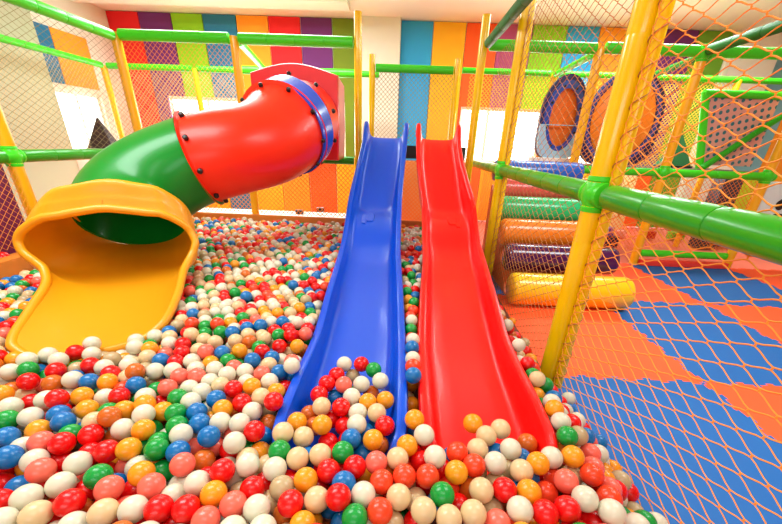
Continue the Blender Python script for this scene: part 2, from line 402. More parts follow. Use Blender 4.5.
net((-3.5, 1.6, 1.31), (0, 1, 0), (0, 0, 1), 1.67, 1.18, .10, .06, .0018, ROPE_G, 'thin rope net cut by the left edge above the purple panel')
net((-3.46, 1.2, .5), (0, 1, 0), (0, 0, 1), 2.07, .7, .062, .062, .002, ROPE_S, 'thin rope net hanging over the purple panel')
net((-3.44, 5.1, 1.30), (1, 0, 0), (0, 0, 1), 1.31, 1.19, .062, .062, .0022, ROPE_S, 'fine rope net above the green tube between corner and middle post')
net((-5.04, 6.95, 1.2), (1, 0, 0), (0, 0, 1), 2.3, 1.26, .065, .065, .0028, ROPE_W, 'pale rear net before the striped wall at left')
net((-5.1, 4.2, 1.2), (0, 1, 0), (0, 0, 1), 2.7, 1.26, .062, .062, .002, ROPE_W, 'pale rear net before the left wall window')
net((-3.4, 5.1, .5), (1, 0, 0), (0, 0, 1), 1.28, .71, .062, .062, .004, ROPE_S, 'orange net low behind the pit beneath the green tube')
net((-2.01, 5.1, .5), (1, 0, 0), (0, 0, 1), 1.36, .71, .062, .062, .0045, ROPE_S, 'orange net low behind the pit under the red tube')
net((-.54, 5.1, .5), (1, 0, 0), (0, 0, 1), 1.37, .78, .055, .055, .0045, ROPE, 'orange net below the slide platform seen between the slides')
net((-.4, 5.3, 1.47), (1, 0, 0), (0, 0, 1), 1.0, .82, .055, .055, .0028, ROPE_G, 'pale gate net between the short posts above the slides')
net((.95, 6.3, 1.2), (1, 0, 0), (0, 0, 1), 1.2, 1.27, .055, .055, .004, ROPE_Y, 'rear net behind the second net post before the windows')
net((2.26, 6.3, 1.3), (1, 0, 0), (0, 0, 1), 1.24, 1.17, .055, .055, .004, ROPE_Y, 'rear net behind the oval window panel')
net((3.6, 6.3, 1.3), (1, 0, 0), (0, 0, 1), 1.25, 1.17, .055, .055, .004, ROPE_Y, 'rear net behind the perforated panel')
net((2.32, 5.1, 1.30), (1, 0, 0), (0, 0, 1), 1.07, 1.22, .07, .07, .003, ROPE_S, 'orange net before the navy panel with orange disc')
net((2.32, 5.1, .2), (1, 0, 0), (0, 0, 1), 1.07, 1.0, .06, .06, .0035, ROPE, 'orange net under the disc panel platform')
net((3.52, 5.1, .25), (1, 0, 0), (0, 0, 1), 1.22, .94, .06, .06, .003, ROPE, 'orange net above the low green rail')

# ---------------------------------------------------------------- slides
RIM = [(.97, .40), (1.05, .425), (1.3, .44), (1.75, .43), (2.4, .52), (2.8, .56), (3.2, .625), (3.55, .76), (3.85, .945), (4.15, 1.12), (4.45, 1.30), (4.72, 1.53), (4.86, 1.68), (4.98, 1.75)]
BED = [(.97, .27), (1.3, .29), (1.75, .31), (2.4, .385), (2.8, .43), (3.1, .47), (3.4, .56), (3.6, .68), (3.78, .755), (3.98, .80), (4.15, .91), (4.45, 1.15), (4.72, 1.38), (4.86, 1.48), (4.98, 1.535)]
def slide(name, cx, w, m, label, mirror):
    bm = bmesh.new(); cs = []; Ys = [.955, .965, .985, 1.02] + [1.06+(4.9-1.06)*i/64 for i in range(65)] + [4.94, 4.965, 4.985, 5.0]
    for k, y in enumerate(Ys):
        rz = interp(RIM, y); bz = interp(BED, y); c = interp(cx, y); ww = interp(w, y)/2
        if y < 1.06:
            q = max(0, (1.06-y)/.105); e = math.sqrt(max(0, 1-q*q)); rz = bz+.035+(rz-bz-.035)*e
        if y < 1.13:
            q = (1.13-y)/.175; ww -= .075*(1-math.sqrt(max(0, 1-q*q)))
        if y > 4.9:
            q = (y-4.9)/.10; e = math.sqrt(max(0, 1-q*q)); rz = bz+.08+(rz-bz-.08)*e
        t = .030  # half thickness of the rolled rim
        h = rz-bz; low = bz-.028
        # half profile from centre bottom (underside) out, over the rim, back to the bed centre
        pr = [(0, low), (ww*.6, low), (ww-t*2.2, low+.012), (ww-t*.7, low+.05), (ww-.006, bz+h*.35), (ww-.004, rz-t*1.4), (ww, rz-t*.9), (ww-t*.25, rz-t*.25), (ww-t, rz), (ww-t*1.6, rz-t*.22), (ww-t*1.95, rz-t*.9),
              (ww-t*2.15, rz-h*.42), (ww-t*2.45, bz+h*.30), (ww-t*3.0, bz+h*.12), (ww-t*3.9, bz+.006), (ww*.3, bz), (0, bz)]
        full = [(c+a, y, b) for a, b in pr] + [(c-a, y, b) for a, b in reversed(pr[1:-1])]
        cs.append(full)
    rings(bm, cs)
    # moulded rest step across the bed where the run changes slope
    bmesh.ops.recalc_face_normals(bm, faces=bm.faces)
    t = empty(name, (cx[0][1], 1.0, .25), label, 'slide')
    o = obj('slide_bed', bm, m, t)
    # moulded grip recess marks on the bed
    b = bmesh.new(); y0 = 3.80
    cc = interp(cx, y0)
    for s, wd, dd in ((-1, .075, .10), (1, .075, .10)):
        pass
    for (dx, hw, ya, yb) in ((-.045*mirror, .055, 3.70, 3.86), (.10*mirror*-1, .03, 3.66, 3.84)):
        pts = []
        n = 10
        for i in range(n):
            a = 2*PI*i/n; pts.append((cc+dx+hw*math.copysign(abs(math.cos(a))**.5, math.cos(a)), (ya+yb)/2+(yb-ya)/2*math.copysign(abs(math.sin(a))**.5, math.sin(a))))
        lo = [b.verts.new((x, y, interp(BED, y)-.01)) for x, y in pts]; hi = [b.verts.new(((x-cc-dx)*.8+cc+dx, y, interp(BED, y)+.012)) for x, y in pts]
        b.faces.new(hi); b.faces.new(list(reversed(lo)))
        for i in range(n): b.faces.new((lo[i], lo[(i+1) % n], hi[(i+1) % n], hi[i]))
    bmesh.ops.recalc_face_normals(b, faces=b.faces)
    obj('moulded_ridge', b, m, t)
    # feet carried on the platform edge
    b = bmesh.new(); box(b, (cx[-1][1]-.24, 4.93, 1.36), (cx[-1][1]+.24, 5.12, 1.44)); obj('mounting_flange', b, m, t)
    return o
wB = [(1.0, .555), (1.4, .56), (3.0, .56), (3.8, .57), (4.4, .56), (4.75, .545), (5.0, .56)]
bedB = slide('blue_slide', [(1, -.205), (1.7, -.21), (2.4, -.232), (3.2, -.262), (3.8, -.272), (4.4, -.25), (4.75, -.225), (5.0, -.22)], wB, BLUE,
      'long blue plastic slide ending in a heap of balls, left of the red slide', 1)
bedR = slide('red_slide', [(1, .395), (1.7, .41), (2.3, .442), (3.1, .495), (3.8, .505), (4.2, .468), (4.75, .425), (5.0, .43)], wB, RED,
      'long red plastic slide beside the net, right of the blue slide', -1)

# ---------------------------------------------------------------- tube slide
def hermite(P0, T0, P1, T1, n):
    P0, T0, P1, T1 = map(Vector, (P0, T0, P1, T1)); o = []
    for i in range(n+1):
        t = i/n; o.append(P0*(2*t**3-3*t*t+1)+T0*(t**3-2*t*t+t)+P1*(-2*t**3+3*t*t)+T1*(t**3-t*t))
    return o
TR = .335
A0 = (-1.10, 4.36, 1.66); A1 = (-1.11, 3.98, 1.61); A2 = (-1.165, 3.80, 1.54); J = (-1.66, 3.12, 1.29); Mo = (-2.08, 2.72, .88)
tube = empty('tube_slide', (-1.75, 1.9, .35), 'enclosed spiral tube slide with red and green bends and yellow exit chute', 'tube slide')
def shell(pts, r, m, name, f0=True, f1=True, label=None):
    """hollow tube with bolted flanges at its ends"""
    bm = bmesh.new(); pts = [Vector(p) for p in pts]; n = 48
    P = [pts[0], pts[0].lerp(pts[1], .3)] + pts[1:-1] + [pts[-2].lerp(pts[-1], .7), pts[-1]]
    rl = list(r) if isinstance(r, (list, tuple)) else [r]*len(pts)
    rl = [rl[0]] + rl[:-1] + [rl[-1]]*2; rl = rl[:len(P)]
    ro = [rl[0]+(.035 if f0 else 0)] + rl[1:-1] + [rl[-1]+(.035 if f1 else 0)]
    u = Vector((0, 0, 1)); cs = []; ci = []
    for i, p in enumerate(P):
        t = (P[min(i+1, len(P)-1)]-P[max(i-1, 0)]).normalized(); uu = (u-t*u.dot(t)).normalized(); v = t.cross(uu)
        cs.append([p+(uu*math.cos(a)+v*math.sin(a))*ro[i] for a in (2*PI*k/n for k in range(n))])
        ci.append([p+(uu*math.cos(a)+v*math.sin(a))*(rl[i]-.018) for a in (2*PI*k/n for k in range(n))])
    rings(bm, cs+list(reversed(ci)), cap=False, loop=True)
    bmesh.ops.recalc_face_normals(bm, faces=bm.faces)
    return obj(name, bm, m, tube, label=label)
redpts = hermite(A2, Vector((-.20, -1.15, -.52)), J, Vector((-.85, -.17, -.27)), 26)
grnpts = hermite(J, Vector((-.62, -.13, -.20)), Mo, Vector((.28, -.56, -.56)), 26)
shell([A0, (-1.105, 4.2, 1.64), A1], TR+.05, TRED, 'entry_tube', False, False)
ring_o = shell([A1, (-1.125, 3.93, 1.59), (-1.15, 3.85, 1.56), A2], TR+.095, TBLU, 'blue_ring', False, False)
shell(redpts, [TR+.07*max(0, 1-i/16)**1.5 for i in range(27)], TRED, 'red_bend')
shell(grnpts, [TR+.05*(i/26)**2 for i in range(27)], TGRN, 'green_bend', True, False)
def bolts(p, d, r, k, ph=0, inset=.0):
    u0 = Vector((0, 0, 1)); t = Vector(d).normalized(); u = (u0-t*u0.dot(t)).normalized(); v = t.cross(u)
    for i in range(k):
        a = 2*PI*(i+ph)/k; q = Vector(p)+(u*math.cos(a)+v*math.sin(a))*r
        b = bmesh.new(); rd = (u*math.cos(a)+v*math.sin(a))
        sweep(b, [q-rd*.01, q+rd*.012, q+rd*.02], [.02, .02, .012], 10)
        obj('bolt', b, BLK, tube, label='black bolt')
bolts(redpts[1], redpts[1]-redpts[0], TR+.08, 10, .3)
bolts(Vector(A1)+Vector((0, -.01, 0)), (0, 1, .1), TR+.09, 10, 0)
bolts(redpts[-2], redpts[-1]-redpts[-3], TR+.012, 9, .45)
# red hood the tube leaves from: box with arched top
bm = bmesh.new()
prof = [(-.50, 1.275), (.43, 1.275), (.45, 1.6), (.45, 2.10)] + [(.45-.93*i/12, 2.10+.095*math.sin(PI*i/12)) for i in range(1, 12)] + [(-.48, 2.10), (-.49, 1.7)]
cs = [[(-1.17+x*s, y, 1.6+(z-1.6)*s2) for x, z in prof] for y, s, s2 in ((5.02, .93, .97), (4.45, .985, .995), (4.42, 1, 1), (4.38, 1, 1), (4.36, .98, .985))]
rings(bm, cs); bmesh.ops.recalc_face_normals(bm, faces=bm.faces)
obj('mounting_hood', bm, PRED, tube)

# exit chute
def chute():
    N = 240; n = 60; grid = []
    h = Vector((.447, -.894, 0)).normalized(); lat = Vector((.894, .447, 0))
    B = hermite((-2.235, 3.01, .60), (.62, -1.25, -.34), (-1.67, 1.58, .37), (.55, -1.3, -.06), N)
    for i in range(N+1):
        s = i/N
        tl = math.radians(interp([(0, 42), (.36, 22), (.6, 12), (1, 8)], s)); up = h*math.sin(tl)+Vector((0, 0, math.cos(tl)))
        W = interp([(0, .36), (.10, .42), (.2, .455), (.36, .50), (.42, .49), (.5, .415), (.58, .39), (.75, .42), (1, .47)], s); sh = interp([(0, 0), (.2, -.01), (.36, -.035), (.5, .03), (.65, .035), (1, .02)], s)
        H = interp([(0, .36), (.12, .38), (.2, .375), (.29, .32), (.36, .272), (.45, .262), (.56, .25), (.75, .24), (1, .25)], s)
        p = interp([(0, 1), (.15, .9), (.36, .75), (.45, .8), (.55, .9), (.75, 1), (1, 1)], s)
        A = interp([(0, PI*.9999), (.34, PI*.9999), (.347, 2.9), (.36, 2.35), (.39, 1.85), (.48, 1.52), (.57, 1.32), (.75, 1.08), (.93, .84), (1, .55)], s)
        row = []
        for k in range(n+1):
            a = -A + 2*A*k/n
            x = W*math.copysign(abs(math.sin(a))**p, math.sin(a)); z = H*(1-math.copysign(abs(math.cos(a))**p, math.cos(a)))
            if abs(a) > 2: z += .007*math.cos(10*(PI-abs(a)))*min(1, (abs(a)-2)*2)
            row.append(B[i] + lat*(x+sh) + up*z)
        grid.append(row)
    return grid
grid = chute()
bm = bmesh.new()
V = [[bm.verts.new(q) for q in row] for row in grid]
for i in range(len(V)-1):
    for k in range(len(V[0])-1): bm.faces.new((V[i][k], V[i][k+1], V[i+1][k+1], V[i+1][k]))
bmesh.ops.remove_doubles(bm, verts=bm.verts, dist=.002)
bmesh.ops.recalc_face_normals(bm, faces=bm.faces)
bmesh.ops.solidify(bm, geom=bm.faces[:], thickness=.02)
edge = [r[0] for r in grid if (r[0]-r[-1]).length > .03] + grid[-1][1:-1] + [r[-1] for r in reversed(grid) if (r[0]-r[-1]).length > .03]
mid_ = .5*(edge[0]+edge[-1]); edge = [mid_, edge[0].lerp(mid_, .5)] + edge + [edge[-1].lerp(mid_, .5), mid_]
sweep(bm, edge, .026, 10)
# close the bead across the front of the hood
chute_o = obj('exit_chute', bm, OCH, tube)
# ---------------------------------------------------------------- foam rollers (climbing ramp)
rolls = [(3.42, .165, .165, (255, 200, 10), 'yellow', 'lowest, resting on the orange floor mat', 1.16, 2.36), (3.76, .40, .15, (70, 12, 70), 'dark purple', 'second from the bottom', 1.16, 2.33),
         (4.07, .60, .155, (250, 130, 20), 'orange', 'between the purple and the green rollers', 1.16, 2.30), (4.35, .82, .145, (20, 190, 110), 'green', 'between the orange and the salmon rollers', 1.16, 2.25),
         (4.60, 1.02, .125, (240, 90, 80), 'salmon', 'between the green and the blue rollers', 1.16, 2.25), (4.84, 1.21, .13, (20, 100, 205), 'blue', 'topmost, under the white oval window panel', 1.16, 2.25)]
for y, z, r, c, nm, wh, xa, xb in rolls:
    t = empty('foam_roller', (xa, y, z), '%s padded foam roller of the climbing ramp, %s' % (nm, wh), 'foam roller', 'foam rollers of the climbing ramp')
    b = bmesh.new(); q = [(0, .80), (.012, .93), (.04, 1), (.5, 1), (.96, 1), (.988, .93), (1, .80)]
    sweep(b, [(xa+(xb-xa)*f, y, z) for f, _ in q], [r*k for _, k in q], 28)
    obj('roller_pad', b, mat('vinyl_'+nm.replace(' ', '_'), c, .3 if nm != 'dark purple' else .15, coat=.4, metal=0), t)
    b = bmesh.new(); sweep(b, [(xb-.004, y, z), (xb+.03, y, z)], r*.3, 14); obj('axle_cap', b, BLK, t)
bm = bmesh.new()
cs = [[(x, 3.66, .0), (x, 5.02, .0), (x, 5.02, 1.02), (x, 4.98, 1.02), (x, 3.72, .05)] for x in (1.2, 2.2)]
rings(bm, cs); bmesh.ops.recalc_face_normals(bm, faces=bm.faces)
tag(obj('ramp_base', bm, mat('ramp_vinyl', (225, 95, 20), .5), smooth=False), 'orange padded wedge carrying the stack of foam rollers', 'ramp base')

# ---------------------------------------------------------------- panels of the play frame
def ell(cx, cz, rx, rz, n=48, ph=0, p=1.0):
    o = []
    for i in range(n):
        a = 2*PI*i/n+ph; ca, sa = math.cos(a), math.sin(a)
        o.append((cx+rx*math.copysign(abs(ca)**p, ca), cz+rz*math.copysign(abs(sa)**p, sa)))
    return o
def plate_with_hole(bm, outer, inner, y0, y1, rot=None, mi=0):
    """ring plate between two matching outlines, thickness y0..y1 (XZ plane)"""
    f = lambda l, y: [Vector((x, y, z)) for x, z in l]
    rings(bm, [f(outer, y0), f(inner, y0), f(inner, y1), f(outer, y1)], cap=False, loop=True, mi=mi)
# oval window panel, white and blue
t = empty('window_panel', (2.02, 5.4, 1.33), 'white and blue moulded climbing panel with a tall oval opening, orange inside', 'play panel')
def arch(cx, z0, z1, hw, n=48):
    o = []
    for i in range(n):
        a = 2*PI*i/n; ca, sa = math.cos(a), math.sin(a)
        o.append((cx+hw*math.copysign(min(1, abs(ca)**.55 if sa < 0 else abs(ca)), ca), (z0+z1)/2+(z1-z0)/2*(math.copysign(abs(sa)**(.35 if sa < 0 else .9), sa))))
    return o
WBL = mat('pale_blue_plastic', (170, 215, 240), .35); NAV = mat('navy_plastic', (18, 34, 100), .35); RBL = mat('royal_plastic', (40, 80, 180), .3)
bm = bmesh.new(); plate_with_hole(bm, arch(2.10, 1.36, 2.36, .29), ell(2.10, 1.86, .20, .37), 5.40, 5.47); bmesh.ops.recalc_face_normals(bm, faces=bm.faces); obj('panel_body', bm, NAV, t)
bm = bmesh.new(); plate_with_hole(bm, ell(2.10, 1.86, .25, .43), ell(2.10, 1.86, .175, .34), 5.375, 5.41); bmesh.ops.recalc_face_normals(bm, faces=bm.faces); obj('opening_ring', bm, RBL, t)
bm = bmesh.new(); plate_with_hole(bm, [(x, min(z, 1.78)) for x, z in arch(2.10, 1.365, 2.34, .285)], [(x, min(z, 1.77)) for x, z in ell(2.10, 1.86, .22, .40)], 5.36, 5.395); bmesh.ops.recalc_face_normals(bm, faces=bm.faces)
bm.verts.ensure_lookup_table()
obj('lower_skirt', bm, WBL, t)
bm = bmesh.new(); box(bm, (1.76, 5.33, 1.32), (2.31, 5.43, 1.375), bev=.01); obj('sill', bm, WFR, t)
bm = bmesh.new(); rings(bm, [[Vector((x, y, z)) for x, z in ell(2.10, 1.86, .195, .36)] for y in (5.45, 5.475)]); bmesh.ops.recalc_face_normals(bm, faces=bm.faces)
obj('orange_screen', bm, mat('orange_screen', (250, 120, 25), .5), t)
for i in range(8):
    a = 2*PI*(i+.4)/8; x, z = 2.10+.205*math.cos(a), 1.86+.375*math.sin(a)
    b = bmesh.new(); sweep(b, [(x, 5.38, z), (x, 5.362, z)], .016, 8); obj('bolt', b, BLK, t, label='black bolt')
# navy panel with orange disc
t = empty('disc_panel', (2.87, 5.35, 1.31), 'navy play panel with a very large orange round centre behind the thick post', 'play panel')
bm = bmesh.new(); plate_with_hole(bm, arch(2.88, 1.31, 2.42, .48), ell(2.85, 1.86, .36, .44), 5.33, 5.40); bmesh.ops.recalc_face_normals(bm, faces=bm.faces); obj('panel_body', bm, NAV, t)
bm = bmesh.new(); rings(bm, [[Vector((2.85+(x-2.85)*k, y, 1.86+(z-1.86)*k)) for x, z in ell(2.85, 1.86, .40, .47)] for k, y in ((1, 5.35), (1, 5.32), (.93, 5.295), (.75, 5.275), (.4, 5.262))]); bmesh.ops.recalc_face_normals(bm, faces=bm.faces)
obj('orange_disc', bm, mat('orange_disc', (255, 150, 30), .4), t)
bm = bmesh.new(); plate_with_hole(bm, ell(2.85, 1.86, .47, .535), ell(2.85, 1.86, .42, .48), 5.315, 5.34); bmesh.ops.recalc_face_normals(bm, faces=bm.faces); obj('blue_ring', bm, RBL, t)
# perforated panel
pm = bpy.data.materials.new('perforated_board'); pm.use_nodes = True; nt = pm.node_tree; b = nt.nodes['Principled BSDF']; b.inputs['Roughness'].default_value = .5
tc = nt.nodes.new('ShaderNodeTexCoord'); mp = nt.nodes.new('ShaderNodeMapping'); mp.inputs['Scale'].default_value = (12, 1, 12); mp.inputs['Rotation'].default_value = (0, .25, 0)
vf = nt.nodes.new('ShaderNodeVectorMath'); vf.operation = 'FRACTION'; vs = nt.nodes.new('ShaderNodeVectorMath'); vs.operation = 'SUBTRACT'; vs.inputs[1].default_value = (.5, 0, .5)
sx = nt.nodes.new('ShaderNodeSeparateXYZ'); cx_ = nt.nodes.new('ShaderNodeCombineXYZ'); ln = nt.nodes.new('ShaderNodeVectorMath'); ln.operation = 'LENGTH'
lt = nt.nodes.new('ShaderNodeMath'); lt.operation = 'LESS_THAN'; lt.inputs[1].default_value = .27
mx = nt.nodes.new('ShaderNodeMixRGB'); mx.inputs[1].default_value = lin((225, 165, 150)); mx.inputs[2].default_value = lin((40, 120, 130))
nt.links.new(tc.outputs['Object'], mp.inputs['Vector']); nt.links.new(mp.outputs[0], vf.inputs[0]); nt.links.new(vf.outputs[0], vs.inputs[0]); nt.links.new(vs.outputs[0], sx.inputs[0])
nt.links.new(sx.outputs[0], cx_.inputs[0]); nt.links.new(sx.outputs[2], cx_.inputs[2]); nt.links.new(cx_.outputs[0], ln.inputs[0]); nt.links.new(ln.outputs['Value'], lt.inputs[0])
nt.links.new(lt.outputs[0], mx.inputs[0]); nt.links.new(mx.outputs[0], b.inputs['Base Color'])
t = empty('perforated_panel', (4.15, 5.3, 1.36), 'salmon board with rows of teal dots in a green frame at right', 'play panel')
bm = bmesh.new(); rings(bm, [[(4.03, y, 1.36), (4.70, y, 1.36), (4.70, y, 2.17), (3.78, y, 2.17)] for y in (5.31, 5.28)]); bmesh.ops.recalc_face_normals(bm, faces=bm.faces)
obj('dotted_board', bm, pm, t, smooth=False)
bm = bmesh.new()
sweep(bm, [(4.02, 5.27, 1.32), (3.75, 5.27, 2.20)], .045, 12); sweep(bm, [(3.73, 5.27, 2.18), (4.74, 5.27, 2.18)], .045, 12)
obj('green_frame', bm, GRN2, t)
b = pad_tube((3.98, 5.18, 1.32), (4.72, 5.18, 1.95), .04, .3); tag(obj('padded_rail', b, GRN), 'slanting green rail crossing in front of the dotted board', 'rail', 'green padded frame rails')
# spotted white panel
t = empty('spotted_panel', (5.1, 5.12, .45), 'white padded panel with black blotches and a small red mark at the right edge', 'padded panel')
bm = bmesh.new(); box(bm, (4.87, 5.08, .40), (5.6, 5.16, 1.19), bev=.015); obj('panel_body', bm, mat('white_vinyl', (225, 245, 240), .4), t)
def blob(bm, cx, cz, rx, rz, y, seed, mi=0):
    r = random.Random(seed); n = 20; ph = r.random()*6; pts = []
    for i in range(n):
        a = 2*PI*i/n; k = 1+.18*math.sin(2*a+ph)+.1*math.sin(3*a+ph*2); pts.append((cx+rx*k*math.cos(a), cz+rz*k*math.sin(a)))
    rings(bm, [[Vector((x, yy, z)) for x, z in pts] for yy in (y+.006, y)], mi=mi)
bm = bmesh.new()
for s, (x, z, rx, rz) in enumerate(((4.96, .70, .07, .045), (5.16, .74, .10, .06), (5.13, .92, .07, .075), (5.32, .66, .06, .05), (5.02, .50, .06, .04), (5.40, .95, .08, .06))): blob(bm, x, z, rx, rz, 5.071, s)
bmesh.ops.recalc_face_normals(bm, faces=bm.faces); obj('black_blotches', bm, BLK, t)
bm = bmesh.new(); blob(bm, 5.17, .93, .035, .03, 5.062, 9); bmesh.ops.recalc_face_normals(bm, faces=bm.faces); obj('red_mark', bm, PRED, t)
# pyramidal foam hoods
def cone_hood(x, y, z, w, h, m, m2, label):
    t = empty('foam_pyramid', (x, y, z), label, 'foam shape')
    b = bmesh.new(); cs = [[(x-w*k, y-w*.5*k+dy, zz), (x+w*k, y-w*.5*k+dy, zz), (x+w*k, y+w*.5*k, zz), (x-w*k, y+w*.5*k, zz)] for k, zz, dy in ((1, z, 0), (.05, z+h, 0))]
    rings(b, cs); bmesh.ops.recalc_face_normals(b, faces=b.faces); obj('foam_body', b, m, t, smooth=False)
    b = bmesh.new(); box(b, (x-w*1.08, y-w*.6, z-.03), (x+w*1.08, y+w*.6, z), bev=.008); obj('foam_base', b, m2, t)
cone_hood(-4.95, 6.3, 1.24, .22, .45, mat('dark_brown_foam', (50, 30, 35), .5), WALLG, 'dark pyramid shaped foam piece before the left window')
cone_hood(3.98, 5.75, 1.33, .20, .40, mat('dark_green_foam', (20, 110, 60), .5), BLK, 'dark green pyramid shaped foam piece beside the dotted board')
bm = bmesh.new(); box(bm, (5.22, 6.2, .0), (5.52, 6.45, 1.18), bev=.02)
tag(obj('padded_column', bm, mat('dark_grey_vinyl', (50, 48, 60), .5)), 'dark grey padded column below the perforated panel', 'padded column')
bm = bmesh.new(); box(bm, (5.55, 6.6, .0), (6.1, 6.75, 1.2), bev=.02)
tag(obj('partition_board', bm, mat('lime_yellow_vinyl', (205, 230, 20), .5)), 'lime yellow padded panel behind the dark grey column', 'padded panel')
bm = bmesh.new(); box(bm, (2.5, 7.3, .0), (3.7, 7.45, 1.0), bev=.02)
tag(obj('partition_board', bm, mat('amber_panel_vinyl', (250, 150, 60), .5)), 'amber padded panel at the back seen through the net under the disc panel', 'padded panel')
bm = bmesh.new(); box(bm, (3.9, 7.3, .0), (4.5, 7.45, 1.1), bev=.02)
tag(obj('partition_board', bm, mat('cream_vinyl', (250, 225, 160), .5)), 'cream padded panel at the back below the green foam pyramid', 'padded panel')
# low strip and toys behind the far rail
bm = bmesh.new(); box(bm, (3.5, 5.0, 0.0), (4.75, 5.09, .085), bev=.02)
tag(obj('foam_kerb', bm, mat('red_kerb', (250, 60, 45), .5)), 'low red foam kerb beneath the low green rail', 'kerb')
def toy(kind, x, y, z, s, m, label, cat):
    b = bmesh.new()
    if kind == 'cone': sweep(b, [(x, y, z), (x, y, z+.02), (x, y, z+.021), (x, y, z+s*1.5), (x, y, z+s*1.55)], [s, s, s*.75, s*.14, s*.08], 18)
    elif kind == 'drum': sweep(b, [(x, y, z), (x, y, z+.012), (x, y, z+s*.1), (x, y, z+s*1.3), (x, y, z+s*1.4)], [s*.9, s, s, s, s*.88], 20)
    elif kind == 'block': box(b, (x-s, y-s*.6, z), (x+s, y+s*.6, z+s*1.1), bev=s*.18)
    tag(obj('toy_'+kind, b, m), label, cat, None)
TQ = mat('turquoise_plastic', (20, 190, 180), .4); PU = mat('purple_plastic', (110, 80, 190), .4)
toy('block', 3.05, 5.9, 0, .16, mat('teal_foam', (10, 110, 150), .4), 'teal foam block on the floor behind the roller ends', 'toy')
toy('cone', 3.02, 5.9, .19, .11, TQ, 'turquoise cone on the teal block behind the rollers', 'toy')
toy('block', 3.55, 6.1, 0, .17, mat('dark_navy_foam', (25, 25, 80), .4), 'dark navy foam block next to the teal block', 'toy')
toy('drum', 3.5, 6.05, .20, .10, PU, 'small purple drum on top of the navy block', 'toy')
toy('block', 4.2, 6.9, 0, .12, mat('pale_pink_foam', (250, 175, 160), .5), 'pale pink foam block beyond the low green rail', 'toy')
toy('block', 4.75, 6.9, 0, .13, mat('red_foam', (200, 25, 20), .5), 'red foam block beyond the low green rail', 'toy')
toy('block', 5.3, 6.9, 0, .13, mat('leaf_foam', (110, 190, 30), .5), 'leaf green foam block beyond the low green rail', 'toy')
toy('drum', 5.8, 6.6, 0, .12, BLK, 'black drum beyond the low green rail', 'toy')
toy('block', -1.62, 5.75, 0.40, .06, BLK, 'small dark block behind the net under the red tube, left of two', 'toy')
toy('block', -1.28, 5.75, 0.45, .06, BLK, 'small dark block behind the net under the red tube, right of two', 'toy')
bm = bmesh.new(); box(bm, (-3.4, 5.3, 0), (-.6, 6.0, .40), bev=.02)
tag(obj('foam_bench', bm, WFR), 'white topped bench behind the pit under the red tube', 'bench')
bm = bmesh.new(); box(bm, (-.5, 7.2, 0), (.95, 7.3, 1.2), bev=.02)
tag(obj('partition_board', bm, mat('sand_vinyl', (235, 150, 80), .5)), 'sand orange padded panel seen low between the two slides', 'padded panel')

# ---------------------------------------------------------------- plastic balls
R = .04
BC = {'w': ('white', (226, 221, 196)), 'c': ('cream', (232, 200, 150)), 't': ('tan', (196, 172, 128)), 'r': ('red', (240, 14, 16)), 'o': ('amber', (250, 160, 28)),
      'd': ('brown orange', (215, 105, 30)), 'e': ('orange red', (250, 72, 35)), 's': ('salmon', (255, 112, 92)), 'g': ('green', (10, 160, 62)), 'b': ('blue', (10, 116, 188))}
BK = list(BC.keys())
BM = [mat('ball_'+BC[k][0].replace(' ', '_'), BC[k][1], .27, spec=.5, var=.10, vscale=9) for k in BK]
